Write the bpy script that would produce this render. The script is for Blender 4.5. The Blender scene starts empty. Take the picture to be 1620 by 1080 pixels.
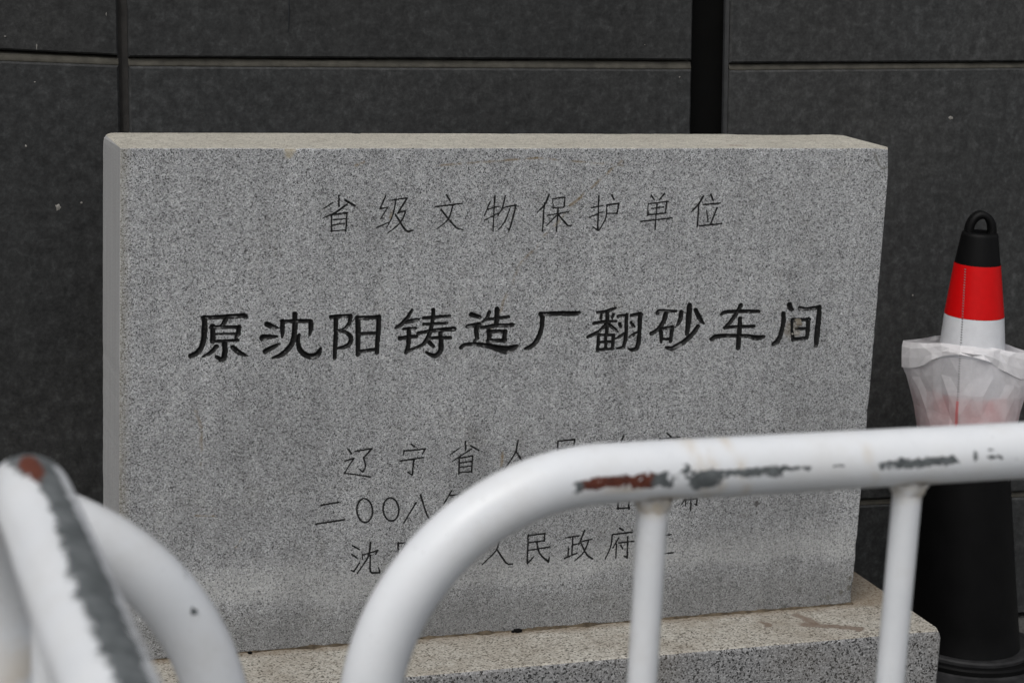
import bpy, bmesh, math, random
import numpy as np
from mathutils import Matrix, Vector

random.seed(4); rng = np.random.default_rng(7)
sc = bpy.context.scene
col = sc.collection

# ------------------------------------------------------------------ camera
# World axes: X along the marker's face, Y away from the camera, Z up, ground at z = 0.
HP = 0.25                                            # plinth height = height of the slab's foot
F = 3288.3458                                        # focal length in photo pixels (1620 wide)
R = np.array([[0.9444262, -0.3255988, 0.0452163],
              [-0.0303927, -0.2234504, -0.9742413],
              [0.3273154, 0.9187248, -0.2209283]])   # world -> camera (x right, y down, z forward)
C = np.array([-0.435457, -2.865944, 1.150939 + HP])
cam_d = bpy.data.cameras.new('camera'); cam = bpy.data.objects.new('camera', cam_d); col.objects.link(cam)
cam_d.sensor_width = 22.3; cam_d.lens = F / 1620 * 22.3
cam_d.clip_start = 0.02; cam_d.clip_end = 400
M3 = np.stack([R[0], -R[1], -R[2]], 1)
m = Matrix.Identity(4)
for i in range(3):
    for j in range(3): m[i][j] = M3[i, j]
    m[i][3] = C[i]
cam.matrix_world = m
cam_d.dof.use_dof = True; cam_d.dof.focus_distance = 3.05; cam_d.dof.aperture_fstop = 7.8
sc.camera = cam

# ------------------------------------------------------------------ world, sun, exposure (overcast)
SUN_EL, SUN_AZ = math.radians(56), math.radians(224)
w = bpy.data.worlds.new('World'); sc.world = w; w.use_nodes = True
nt = w.node_tree; nt.nodes.clear()
sky = nt.nodes.new('ShaderNodeTexSky'); sky.sky_type = 'NISHITA'; sky.sun_disc = False
sky.sun_elevation = SUN_EL; sky.sun_rotation = SUN_AZ
sky.air_density = 1.0; sky.dust_density = 4.0; sky.ozone_density = 1.0
hs = nt.nodes.new('ShaderNodeHueSaturation'); hs.inputs['Saturation'].default_value = 0.22
bg = nt.nodes.new('ShaderNodeBackground'); bg.inputs['Strength'].default_value = 0.11
wo = nt.nodes.new('ShaderNodeOutputWorld')
nt.links.new(sky.outputs[0], hs.inputs['Color']); nt.links.new(hs.outputs[0], bg.inputs['Color']); nt.links.new(bg.outputs[0], wo.inputs[0])
sd = bpy.data.lights.new('sun', 'SUN'); sd.energy = 0.7; sd.angle = math.radians(40); sd.color = (1, 0.97, 0.92)
so = bpy.data.objects.new('sun', sd); col.objects.link(so)
sdir = Vector((math.sin(SUN_AZ) * math.cos(SUN_EL), math.cos(SUN_AZ) * math.cos(SUN_EL), math.sin(SUN_EL)))
so.rotation_euler = sdir.to_track_quat('Z', 'Y').to_euler(); so.location = sdir * 20
sc.view_settings.view_transform = 'Standard'; sc.view_settings.look = 'None'
sc.view_settings.exposure = 0.28; sc.view_settings.gamma = 1.0; sc.view_settings.use_curve_mapping = False

# ------------------------------------------------------------------ helpers
def ray(x, y): return R.T @ np.array([(x - 810) / F, (y - 540) / F, 1.0])
def onY(x, y, Y):
    d = ray(x, y); return C + d * (Y - C[1]) / d[1]
def onZ(x, y, Z):
    d = ray(x, y); return C + d * (Z - C[2]) / d[2]
def depth(P): return float(R[2] @ (np.asarray(P) - C))

def link(name, me, mats=(), parent=None):
    for mt in (mats if isinstance(mats, (list, tuple)) else [mats]): me.materials.append(mt)
    o = bpy.data.objects.new(name, me); col.objects.link(o)
    if parent: o.parent = parent
    return o
def pymesh(name, v, f, smooth=False):
    me = bpy.data.meshes.new(name); me.from_pydata([tuple(map(float, p)) for p in v], [], f); me.update()
    if smooth: me.polygons.foreach_set('use_smooth', [True] * len(me.polygons))
    return me
def npmesh(name, v, quads, smooth=False, mat_idx=None):
    me = bpy.data.meshes.new(name)
    me.vertices.add(len(v)); me.vertices.foreach_set('co', np.asarray(v, np.float32).ravel())
    n = len(quads); me.loops.add(4 * n); me.polygons.add(n)
    me.loops.foreach_set('vertex_index', np.asarray(quads, np.int32).ravel())
    me.polygons.foreach_set('loop_start', np.arange(n, dtype=np.int32) * 4)
    me.polygons.foreach_set('loop_total', np.full(n, 4, np.int32))
    me.polygons.foreach_set('use_smooth', np.full(n, smooth))
    if mat_idx is not None: me.polygons.foreach_set('material_index', np.asarray(mat_idx, np.int32))
    me.update(calc_edges=True); me.validate(); return me
def empty(name, loc=(0, 0, 0)):
    o = bpy.data.objects.new(name, None); o.location = loc; o.empty_display_size = 0.1; col.objects.link(o); return o
def tag(o, label=None, cat=None, group=None, kind=None):
    if label: o['label'] = label
    if cat: o['category'] = cat
    if group: o['group'] = group
    if kind: o['kind'] = kind
    return o

class NB:                                            # small node-building helper
    def __init__(s, name):
        s.m = bpy.data.materials.new(name); s.m.use_nodes = True; s.t = s.m.node_tree
        s.p = s.t.nodes['Principled BSDF']; s.out = s.t.nodes['Material Output']
        s.co = s.t.nodes.new('ShaderNodeTexCoord').outputs['Object']
    def n(s, typ, **k):
        nd = s.t.nodes.new(typ)
        for a, b in k.items(): setattr(nd, a, b)
        return nd
    def l(s, a, b): s.t.links.new(a, b)
    def put(s, sock, v):
        if hasattr(v, 'is_output'): s.l(v, sock)
        else: sock.default_value = v
    def math(s, op, a, b=0.0, clamp=False):
        nd = s.n('ShaderNodeMath', operation=op, use_clamp=clamp); s.put(nd.inputs[0], a); s.put(nd.inputs[1], b); return nd.outputs[0]
    def noise(s, scale, detail=3, rough=.55, co=None, dist=0.0):
        nd = s.n('ShaderNodeTexNoise'); nd.inputs['Scale'].default_value = scale; nd.inputs['Detail'].default_value = detail
        nd.inputs['Roughness'].default_value = rough; nd.inputs['Distortion'].default_value = dist
        s.l(co or s.co, nd.inputs['Vector']); return nd.outputs['Fac']
    def vor(s, scale, co=None, out='Color'):
        nd = s.n('ShaderNodeTexVoronoi'); nd.inputs['Scale'].default_value = scale
        s.l(co or s.co, nd.inputs['Vector'])
        if out == 'Color':
            sp = s.n('ShaderNodeSeparateColor'); s.l(nd.outputs['Color'], sp.inputs[0]); return sp.outputs[0]
        return nd.outputs[out]
    def ramp(s, fac, stops, interp='LINEAR'):
        nd = s.n('ShaderNodeValToRGB'); cr = nd.color_ramp; cr.interpolation = interp
        while len(cr.elements) < len(stops): cr.elements.new(0.5)
        for e, (p, c) in zip(cr.elements, stops):
            e.position = p; e.color = (c, c, c, 1) if not isinstance(c, tuple) else (*c, 1)
        s.l(fac, nd.inputs[0]); return nd.outputs[0]
    def maprange(s, v, a, b, c=0.0, d=1.0, smooth=True):
        nd = s.n('ShaderNodeMapRange', interpolation_type='SMOOTHSTEP' if smooth else 'LINEAR')
        s.put(nd.inputs[0], v)
        for i, q in zip((1, 2, 3, 4), (a, b, c, d)): nd.inputs[i].default_value = q
        return nd.outputs[0]
    def mix(s, fac, a, b, mode='MIX'):
        nd = s.n('ShaderNodeMix', data_type='RGBA', blend_type=mode)
        s.put(nd.inputs[0], fac)
        for sock, v in ((nd.inputs[6], a), (nd.inputs[7], b)):
            s.put(sock, v if hasattr(v, 'is_output') else ((*v, 1) if isinstance(v, tuple) else (v, v, v, 1)))
        return nd.outputs[2]
    def scaled(s, v):
        nd = s.n('ShaderNodeMapping'); nd.inputs['Scale'].default_value = v; s.l(s.co, nd.inputs['Vector']); return nd.outputs[0]
    def bump(s, h, strength=.3, dist=.001):
        nd = s.n('ShaderNodeBump'); nd.inputs['Strength'].default_value = strength; nd.inputs['Distance'].default_value = dist
        s.l(h, nd.inputs['Height']); s.l(nd.outputs[0], s.p.inputs['Normal'])
    def base(s, c): s.put(s.p.inputs['Base Color'], c if hasattr(c, 'is_output') else (*c, 1))
    def rough(s, v): s.put(s.p.inputs['Roughness'], v)
    def xyz(s):
        nd = s.n('ShaderNodeSeparateXYZ'); s.l(s.co, nd.inputs[0]); return nd.outputs
    def segdist(s, a, b, warp):                      # distance in the XZ plane to a segment, wobbling
        x, _, z = s.xyz()
        wx = s.math('ADD', x, warp); dx, dz = b[0] - a[0], b[1] - a[1]; L2 = dx * dx + dz * dz
        px = s.math('SUBTRACT', wx, a[0]); pz = s.math('SUBTRACT', z, a[1])
        t = s.math('DIVIDE', s.math('ADD', s.math('MULTIPLY', px, dx), s.math('MULTIPLY', pz, dz)), L2, clamp=True)
        ex = s.math('SUBTRACT', px, s.math('MULTIPLY', t, dx)); ez = s.math('SUBTRACT', pz, s.math('MULTIPLY', t, dz))
        return s.math('SQRT', s.math('ADD', s.math('MULTIPLY', ex, ex), s.math('MULTIPLY', ez, ez)))

# ------------------------------------------------------------------ materials
def face_xz(px, py):
    P = onY(px, py, 0.0); return float(P[0]), float(P[2] - HP)
def mat_granite_face():
    b = NB('granite_face')
    speck = b.vor(720); fine = b.vor(1300)
    c = b.ramp(speck, [(0, .05), (.11, .10), (.20, .29), (.55, .37), (.80, .44), (1, .64)])
    c2 = b.ramp(fine, [(0, .55), (.2, .85), (.7, 1.05), (1, 1.3)])
    c = b.mix(1.0, c, c2, 'MULTIPLY')
    big = b.ramp(b.noise(5, 4, .6), [(.3, .90), (.7, 1.08)]); c = b.mix(1.0, c, big, 'MULTIPLY')
    mid = b.ramp(b.noise(42, 3, .6), [(.3, .90), (.7, 1.10)]); c = b.mix(1.0, c, mid, 'MULTIPLY')
    c = b.mix(1.0, c, (.985, 1.0, 1.012), 'MULTIPLY')
    big_grain = b.vor(330)                             # scattered larger crystals
    c = b.mix(b.ramp(big_grain, [(.05, .42), (.07, 0.0)]), c, (.07, .07, .075)); c = b.mix(b.ramp(big_grain, [(.93, 0.0), (.95, .30)]), c, (.60, .60, .58))
    run = b.noise(1.0, 4, .6, b.scaled((26, 26, 1.6)))  # rain runs down the face
    c = b.mix(1.0, c, b.ramp(run, [(.30, .88), (.5, 1.0), (.72, 1.10)]), 'MULTIPLY')
    c = b.mix(b.ramp(b.noise(11, 5, .7), [(.56, 0.0), (.72, .16)]), c, (.20, .18, .13))
    x, _, z = b.xyz()
    # pale lime bloom above the foot, damp dirt right at the foot
    zw = b.math('ADD', z, b.math('MULTIPLY', b.math('SUBTRACT', b.noise(5, 5, .65), .5), .08))
    pale = b.math('MULTIPLY', b.math('MULTIPLY', b.maprange(zw, .070, .092), b.maprange(zw, .150, .105)), b.maprange(b.noise(260, 3), .35, .65))
    c = b.mix(b.math('MULTIPLY', pale, .55), c, (.60, .60, .58))
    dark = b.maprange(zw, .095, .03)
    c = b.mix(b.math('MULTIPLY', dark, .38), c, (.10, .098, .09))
    cloud = b.math('MULTIPLY', b.maprange(b.noise(3.2, 4), .36, .66), b.maprange(zw, .52, .20))
    c = b.mix(b.math('MULTIPLY', cloud, .34), c, (.115, .115, .115))
    # green-brown edge along the left arris
    le = b.maprange(b.math('ADD', x, b.math('MULTIPLY', b.noise(30), .016)), .028, .006)
    c = b.mix(b.math('MULTIPLY', le, .35), c, (.25, .22, .15))
    # thin dried rust and glue runs
    wob = b.math('MULTIPLY', b.math('SUBTRACT', b.noise(14, 4), .5), .035)
    brk = b.maprange(b.noise(45, 3), .40, .60)
    for pa, pb, wd, st in (((985, 255), (905, 325), .0022, .45), ((905, 325), (825, 415), .0022, .35), ((825, 415), (765, 545), .0026, .32),
                           ((690, 262), (850, 250), .0016, .45), ((850, 250), (985, 262), .0016, .35),
                           ((622, 320), (618, 345), .0020, .55), ((312, 650), (318, 745), .0022, .30),
                           ((795, 715), (795, 750), .0020, .45), ((560, 262), (575, 256), .002, .4), ((300, 815), (345, 816), .0012, .5),
                           ((373, 865), (382, 852), .0013, .6)):
        A, B = face_xz(*pa), face_xz(*pb)
        d = b.maprange(b.segdist(A, B, wob if wd > .0017 and st < .5 else 0.0), wd * 1.6, wd * .3)
        c = b.mix(b.math('MULTIPLY', b.math('MULTIPLY', d, brk), min(.9, st * 1.5)), c, (.20, .14, .06))
    for pa, pb in (((1384, 243), (1390, 260)), ((1390, 260), (1396, 267)), ((1396, 267), (1407, 264))):
        d = b.maprange(b.segdist(face_xz(*pa), face_xz(*pb), 0.0), .0028, .0008); c = b.mix(b.math('MULTIPLY', d, .6), c, (.14, .135, .12))
    for pa, rad, st, cc in (((458, 241), .011, .6, (.42, .36, .24)), ((1197, 797), .005, .8, (.05, .045, .04)), ((1197, 812), .0025, .8, (.05, .045, .04)), ((1250, 437), .006, .35, (.12, .12, .12)),
                            ((1343, 930), .006, .6, (.09, .08, .06)), ((1330, 938), .005, .5, (.09, .08, .06)), ((1345, 915), .004, .6, (.09, .08, .06)), ((1240, 962), .007, .5, (.06, .06, .05)),
                            ((1264, 935), .006, .4, (.07, .07, .06)), ((1252, 522), .019, .5, (.17, .14, .095)), ((1310, 945), .006, .4, (.1, .09, .07))):
        A = face_xz(*pa)
        d = b.math('ADD', b.segdist(A, (A[0] + 1e-4, A[1] + .002), 0.0), b.math('MULTIPLY', b.math('SUBTRACT', b.noise(120, 3), .5), rad * 1.3))
        c = b.mix(b.math('MULTIPLY', b.maprange(d, rad, rad * .45), st), c, cc)
    b.base(c); b.rough(.82); b.p.inputs['Specular IOR Level'].default_value = .25
    b.bump(b.math('ADD', b.noise(700, 2), b.math('MULTIPLY', speck, .6)), .55, .0007)
    return b.m
def mat_granite_top(name, tint, dirt, coarse=430, contrast=1.0):
    b = NB(name)
    speck = b.vor(coarse)
    c = b.ramp(speck, [(0, .26 - .13 * contrast), (.12, .33 - .09 * contrast), (.24, .42), (.7, .50), (1, .58)])
    c = b.mix(1.0, c, tint, 'MULTIPLY')
    c = b.mix(b.ramp(b.noise(9, 5, .65), [(.35, 0.0), (.75, dirt)]), c, (.16, .125, .08))
    c = b.mix(1.0, c, b.ramp(b.noise(60, 3), [(.3, .88), (.7, 1.1)]), 'MULTIPLY')
    x, y, z = b.xyz(); P = onZ(1165, 230, HP + .7533)
    ex = b.math('MULTIPLY', b.math('SUBTRACT', x, float(P[0])), .35); ey = b.math('SUBTRACT', y, float(P[1]))
    d = b.math('ADD', b.math('SQRT', b.math('ADD', b.math('MULTIPLY', ex, ex), b.math('MULTIPLY', ey, ey))), b.math('MULTIPLY', b.math('SUBTRACT', b.noise(90, 3), .5), .008))
    c = b.mix(b.math('MULTIPLY', b.maprange(d, .008, .004), .5), c, (.22, .14, .11))
    b.base(c); b.rough(.85); b.p.inputs['Specular IOR Level'].default_value = .25
    b.bump(b.noise(500, 3), .35, .0006); return b.m
def mat_granite_side():
    b = NB('granite_sawn_side')
    c = b.ramp(b.noise(350, 2), [(.3, .29), (.7, .39)])
    st = b.noise(60, 3, co=b.scaled((1, 1, .12)))
    c = b.mix(1.0, c, b.ramp(st, [(.3, .93), (.7, 1.06)]), 'MULTIPLY')
    b.base(c); b.rough(.8); b.p.inputs['Specular IOR Level'].default_value = .25; b.bump(b.noise(500, 2), .2, .0005); return b.m
def mat_plinth_front():
    b = NB('granite_coarse_speckled')
    sp = b.vor(420); f = b.vor(800)
    c = b.ramp(sp, [(0, .035), (.14, .05), (.20, .19), (.55, .27), (.85, .35), (1, .44)])
    c = b.mix(1.0, c, b.ramp(f, [(0, .5), (.15, .85), (.8, 1.1), (1, 1.25)]), 'MULTIPLY')
    c = b.mix(b.ramp(b.noise(6, 5), [(.4, 0.0), (.8, .45)]), c, (.14, .11, .07))
    x, _, z = b.xyz()
    b.base(c); b.rough(.8); b.p.inputs['Specular IOR Level'].default_value = .3; b.bump(b.math('ADD', b.noise(300, 3), sp), .6, .001); return b.m
def mat_plinth_top():
    b = NB('granite_plinth_top')
    sp = b.vor(430)
    c = b.ramp(sp, [(0, .05), (.12, .10), (.22, .34), (.7, .46), (1, .58)])
    c = b.mix(1.0, c, (1.0, .965, .865), 'MULTIPLY')
    c = b.mix(b.ramp(b.noise(8, 5, .65), [(.33, 0.05), (.7, .55)]), c, (.17, .135, .095))
    c = b.mix(b.ramp(b.noise(70, 4, .65), [(.50, 0.0), (.70, .45)]), c, (.17, .145, .11))
    x, y, z = b.xyz()
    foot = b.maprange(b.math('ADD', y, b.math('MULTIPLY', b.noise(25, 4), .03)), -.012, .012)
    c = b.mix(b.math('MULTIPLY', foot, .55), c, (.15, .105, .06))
    # dried brown splash near the right end
    for P, Q, rad in (((1275, 987), (1355, 993), .013), ((1262, 972), (1290, 985), .011), ((1205, 984), (1215, 988), .008)):
        A, B = onZ(*P, HP), onZ(*Q, HP)
        dx, dy = B[0] - A[0], B[1] - A[1]; L2 = dx * dx + dy * dy
        px = b.math('SUBTRACT', x, float(A[0])); py = b.math('SUBTRACT', y, float(A[1]))
        t = b.math('DIVIDE', b.math('ADD', b.math('MULTIPLY', px, float(dx)), b.math('MULTIPLY', py, float(dy))), float(L2), clamp=True)
        ex = b.math('SUBTRACT', px, b.math('MULTIPLY', t, float(dx))); ey = b.math('SUBTRACT', py, b.math('MULTIPLY', t, float(dy)))
        d = b.math('SQRT', b.math('ADD', b.math('MULTIPLY', ex, ex), b.math('MULTIPLY', ey, ey)))
        d = b.math('ADD', d, b.math('MULTIPLY', b.math('SUBTRACT', b.noise(70, 4), .5), .035))
        c = b.mix(b.math('MULTIPLY', b.maprange(d, rad, rad * .5), .8), c, (.15, .11, .085))
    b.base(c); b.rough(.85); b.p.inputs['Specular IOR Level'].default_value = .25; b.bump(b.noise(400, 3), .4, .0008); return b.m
def mat_letter_paint():
    b = NB('black_letter_paint')
    c = b.ramp(b.noise(260, 3), [(.35, .004), (.64, .007), (.74, .05), (.82, .13)])
    g_ = b.n('ShaderNodeNewGeometry'); sn = b.n('ShaderNodeSeparateXYZ'); b.l(g_.outputs['True Normal'], sn.inputs[0])
    worn = b.math('MULTIPLY', b.maprange(sn.outputs[2], .30, .65), b.maprange(b.noise(75, 4, .7), .52, .64))   # paint lost from the ledges that catch rain
    c = b.mix(b.math('MULTIPLY', worn, .5), c, b.ramp(b.vor(700), [(0, .08), (.3, .22), (1, .42)]))
    b.base(c); b.rough(.65); b.p.inputs['Specular IOR Level'].default_value = .3; b.bump(b.noise(600, 2), .4, .0006); return b.m
def mat_thin_letter():
    b = NB('worn_letter_paint')
    c = b.ramp(b.noise(150, 3), [(.35, .006), (.58, .015), (.75, .09)])
    b.base(c); b.rough(.75); b.p.inputs['Specular IOR Level'].default_value = .2; return b.m
def mat_wall(v=.036, seed=0.0):
    b = NB('dark_stone_panel')
    oi = b.n('ShaderNodeObjectInfo').outputs['Random']
    off = b.n('ShaderNodeVectorMath', operation='ADD'); b.l(b.co, off.inputs[0])
    cm = b.n('ShaderNodeCombineXYZ'); b.l(b.math('MULTIPLY', oi, 37.0), cm.inputs[0]); b.l(b.math('MULTIPLY', oi, 11.0), cm.inputs[2]); b.l(cm.outputs[0], off.inputs[1])
    co = off.outputs[0]
    c = b.ramp(b.noise(52, 5, .62, co, .25), [(.34, v * .66), (.47, v * .90), (.56, v * 1.10), (.68, v * 1.55)])
    c = b.mix(1.0, c, b.ramp(b.noise(160, 4, .7, co, .1), [(.33, .74), (.5, 1.0), (.68, 1.38)]), 'MULTIPLY')
    c = b.mix(b.ramp(b.noise(1.6, 4, .6, co), [(.45, 0.0), (.65, .3)]), c, b.mix(1.0, c, (1.05, .97, .90), 'MULTIPLY'))
    c = b.mix(1.0, c, b.ramp(b.noise(3.0, 4, .6, co), [(.3, .86), (.7, 1.14)]), 'MULTIPLY')
    st = b.n('ShaderNodeMapping'); st.inputs['Scale'].default_value = (22, 22, 1.5); b.l(co, st.inputs['Vector'])
    c = b.mix(b.ramp(b.noise(1.0, 4, .6, st.outputs[0]), [(.55, 0.0), (.85, .35)]), c, (v * 1.9, v * 1.9, v * 1.85))
    c = b.mix(b.ramp(b.noise(240, 2, .6, co), [(.72, 0.0), (.82, .4)]), c, (.11, .11, .105))
    c = b.mix(1.0, c, (.97, 1.0, 1.005), 'MULTIPLY')
    tn = b.maprange(oi, 0.0, 1.0, .82, 1.20, False); tc = b.n('ShaderNodeCombineXYZ')
    for k_ in range(3): b.l(tn, tc.inputs[k_])
    c = b.mix(1.0, c, tc.outputs[0], 'MULTIPLY')
    b.base(c); b.rough(b.maprange(b.noise(20, 4, .6, co), .3, .7, .48, .66)); b.p.inputs['Specular IOR Level'].default_value = .28
    b.bump(b.noise(90, 5, .7, co), .5, .0018); return b.m
def simple(name, c, r=.6, spec=.4, var=.15, scale=30, bump=0.0):
    b = NB(name)
    k = b.ramp(b.noise(scale, 4), [(.3, tuple(q * (1 - var) for q in c)), (.7, tuple(q * (1 + var) for q in c))])
    b.base(k); b.rough(r); b.p.inputs['Specular IOR Level'].default_value = spec
    if bump: b.bump(b.noise(scale * 6, 3), bump, .001)
    return b.m
def mat_white_paint():
    b = NB('chipped_white_paint')
    at = b.n('ShaderNodeAttribute', attribute_name='wear').outputs['Fac']
    ru = b.n('ShaderNodeAttribute', attribute_name='rust').outputs['Fac']
    ye = b.n('ShaderNodeAttribute', attribute_name='stain').outputs['Fac']
    c = b.ramp(b.noise(18, 5, .6), [(.3, (.66, .68, .705)), (.7, (.745, .76, .78))])
    c = b.mix(b.ramp(b.noise(9, 6, .72), [(.48, 0.0), (.70, .38)]), c, (.42, .41, .38))
    c = b.mix(b.ramp(b.noise(420, 2, .6), [(.70, 0.0), (.76, .55)]), c, (.22, .215, .21))
    c = b.mix(b.ramp(b.noise(1.0, 3, .6, b.scaled((14, 260, 260))), [(.68, 0.0), (.74, .35)]), c, (.38, .38, .38))
    c = b.mix(b.ramp(b.noise(130, 4, .7), [(.66, 0.0), (.78, .30)]), c, (.42, .40, .36))
    yel = b.math('MULTIPLY', ye, b.maprange(b.noise(60, 4), .30, .62))
    c = b.mix(yel, c, (.46, .33, .15))
    n = b.math('ADD', b.math('MULTIPLY', b.noise(210, 5, .72), .65), b.math('MULTIPLY', b.noise(70, 3), .35))
    s = b.math('ADD', at, b.math('MULTIPLY', b.math('SUBTRACT', n, .5), 3.1))
    chip = b.maprange(s, .50, .58)
    prim = b.ramp(b.noise(110, 4), [(.3, (.055, .063, .066)), (.7, (.145, .157, .162))])
    rs = b.maprange(b.math('ADD', ru, b.math('MULTIPLY', b.math('SUBTRACT', b.noise(120, 4), .5), .9)), .45, .60)
    rust = b.ramp(b.noise(200, 4), [(.3, (.055, .013, .007)), (.7, (.13, .032, .015))])
    prim = b.mix(rs, prim, rust)
    b.base(b.mix(chip, c, prim)); b.rough(b.math('ADD', b.maprange(b.noise(30, 4), .3, .7, .30, .48), b.math('MULTIPLY', chip, .4)))
    b.p.inputs['Specular IOR Level'].default_value = .45
    h = b.math('SUBTRACT', b.math('ADD', b.math('MULTIPLY', b.noise(70, 3), .25), b.math('MULTIPLY', b.noise(14, 2), .9)), chip)
    b.bump(h, .6, .0010); return b.m
def mat_film(alpha, trans=.45):
    b = NB('translucent_plastic_film')
    c = (.86, .845, .86, 1)
    d = b.n('ShaderNodeBsdfDiffuse'); d.inputs[0].default_value = c
    t = b.n('ShaderNodeBsdfTranslucent'); t.inputs[0].default_value = c
    g = b.n('ShaderNodeBsdfGlossy'); g.inputs['Roughness'].default_value = .25
    m1 = b.n('ShaderNodeMixShader'); m1.inputs[0].default_value = trans; b.l(d.outputs[0], m1.inputs[1]); b.l(t.outputs[0], m1.inputs[2])
    m2 = b.n('ShaderNodeMixShader'); m2.inputs[0].default_value = .10; b.l(m1.outputs[0], m2.inputs[1]); b.l(g.outputs[0], m2.inputs[2])
    tr = b.n('ShaderNodeBsdfTransparent')
    m3 = b.n('ShaderNodeMixShader'); b.l(b.maprange(b.noise(40, 3), .3, .7, alpha - .10, alpha + .10), m3.inputs[0])
    b.l(tr.outputs[0], m3.inputs[1]); b.l(m2.outputs[0], m3.inputs[2]); b.l(m3.outputs[0], b.out.inputs[0]); return b.m
def mat_paving():
    b = NB('grey_paving')
    br = b.n('ShaderNodeTexBrick'); b.l(b.co, br.inputs['Vector']); br.inputs['Scale'].default_value = 1.0
    br.inputs['Brick Width'].default_value = .6; br.inputs['Row Height'].default_value = .3; br.inputs['Mortar Size'].default_value = .004
    br.inputs['Color1'].default_value = (.13, .128, .12, 1); br.inputs['Color2'].default_value = (.10, .099, .094, 1); br.inputs['Mortar'].default_value = (.04, .038, .034, 1)
    c = b.mix(1.0, br.outputs['Color'], b.ramp(b.vor(350), [(0, .6), (1, 1.3)]), 'MULTIPLY')
    c = b.mix(1.0, c, b.ramp(b.noise(2.5, 5), [(.3, .75), (.7, 1.15)]), 'MULTIPLY')
    b.base(c); b.rough(.85); b.bump(b.noise(200, 3), .3, .001); return b.m

M_face = mat_granite_face(); M_top = mat_granite_top('granite_weathered_top', (1.0, .955, .835), .22, 600, .35); M_side = mat_granite_side()
M_pf = mat_plinth_front(); M_pt = mat_plinth_top(); M_ink = mat_letter_paint(); M_thin = mat_thin_letter()
M_wall = mat_wall(); M_core = simple('dark_wall_core', (.004, .004, .0038), .9, .1)
M_seal = simple('dusty_joint_sealant', (.075, .070, .058), .8, .2, .35, 40)
M_white = mat_white_paint(); M_pave = mat_paving()
M_rubber = simple('black_rubber', (.003, .003, .0032), .55, .16, .25, 25, .15); M_ring = simple('scuffed_grey_rubber', (.022, .022, .023), .6, .25, .5, 35, .3)
M_red = simple('red_reflective_sheet', (.62, .003, .004), .40, .22, .04, 90, .06); M_wht = simple('white_reflective_sheet', (.72, .73, .76), .35, .5, .05, 60)
M_stitch = simple('grey_stitching', (.20, .19, .20), .7, .2); M_film = mat_film(.87); M_collar = mat_film(.97, .2)
M_mud = simple('dried_mud', (.17, .15, .12), .9, .2, .5, 160, .5)

# ------------------------------------------------------------------ ground
g = pymesh('ground', [(-60, -60, 0), (60, -60, 0), (60, 60, 0), (-60, 60, 0)], [(0, 1, 2, 3)])
tag(link('ground', g, M_pave), kind='structure')

# ------------------------------------------------------------------ wall of dark stone panels
YW, PT = 0.47, 0.028
def wxz(px, py):
    P = onY(px, py, YW); return np.array([P[0], P[2]])
def vline(a, b):                                     # joint edge through two photo points -> x as a function of z
    A, B = wxz(*a), wxz(*b); k = (B[0] - A[0]) / (B[1] - A[1]); return lambda z: A[0] + k * (z - A[1])
def hline(a, b):
    A, B = wxz(*a), wxz(*b); k = (B[1] - A[1]) / (B[0] - A[0]); return lambda x: A[1] + k * (x - A[0])
jl0, jl1 = vline((185.5, 0), (190, 200)), vline((202, 0), (205.5, 200))
jr0, jr1 = vline((1096.5, 0), (1092.5, 212)), vline((1157, 0), (1153, 210))
zL = hline((0, 97), (185, 104)), hline((0, 79), (185, 88))
zM = hline((205, 105.5), (1090, 110.5)), hline((205, 90.5), (1090, 95.5))
zR = hline((1155, 112), (1620, 108.5)), hline((1155, 100), (1620, 97.5))
z2 = hline((1363, 800), (1600, 788)), hline((1363, 790), (1600, 778))
W1 = jr0(1.0) - jl1(1.0); RH = zM[0](.5) - z2[1](.5)
lean = lambda f, dx: (lambda z: f(z) + dx)
cols = [(lean(jl0, -2 * W1 - .03), lean(jl0, -W1 - .02), zL), (lean(jl0, -W1), jl0, zL), (jl1, jr0, zM), (jr1, lean(jr1, W1), zR), (lean(jr1, W1 + .016), lean(jr1, 2 * W1), zR), (lean(jr1, 2 * W1 + .016), lean(jr1, 3 * W1), zR)]
wall = empty('clad_wall', (0.6, YW, 0))
tag(wall, 'dark charcoal wall of large stone panels rising behind the inscribed granite marker', 'wall')
off = Vector((0.6, YW, 0))
def panel(xa, xb, zlo, zhi):
    # front face slightly pillowed arris: 4 outer corners, bevel ring and inner face
    def cs(i, y):
        out = []
        for fx, fz, sx, sz in ((xa, zlo, 1, 1), (xb, zlo, -1, 1), (xb, zhi, -1, -1), (xa, zhi, 1, -1)):
            x = fx(1.0); z = fz(x); x = fx(z); z = fz(x)
            out.append((x + sx * i - off.x, y - off.y, z + sz * i - off.z))
        return out
    v = cs(0.0, YW + PT) + cs(0.0, YW + .003) + cs(.003, YW)
    f = [(8, 9, 10, 11)]
    for k in range(2):
        for i in range(4):
            j = (i + 1) % 4; f.append((4 * k + i, 4 * k + j, 4 * k + 4 + j, 4 * k + 4 + i))
    return pymesh('panel', v, f)
for xa, xb, zz in cols:
    rows = [(lambda x: .012, lambda x: z2[0](x) if False else z2[0](x)), (z2[1], zz[0])]
    base = zz[1]
    for r in range(3):
        lo = (lambda x, b=base, r=r: b(x) + r * (RH + .012)); hi = (lambda x, b=base, r=r: b(x) + r * (RH + .012) + RH)
        rows.append((lo, hi))
    for lo, hi in rows: link('panel', panel(xa, xb, lo, hi), M_wall, wall)
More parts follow.
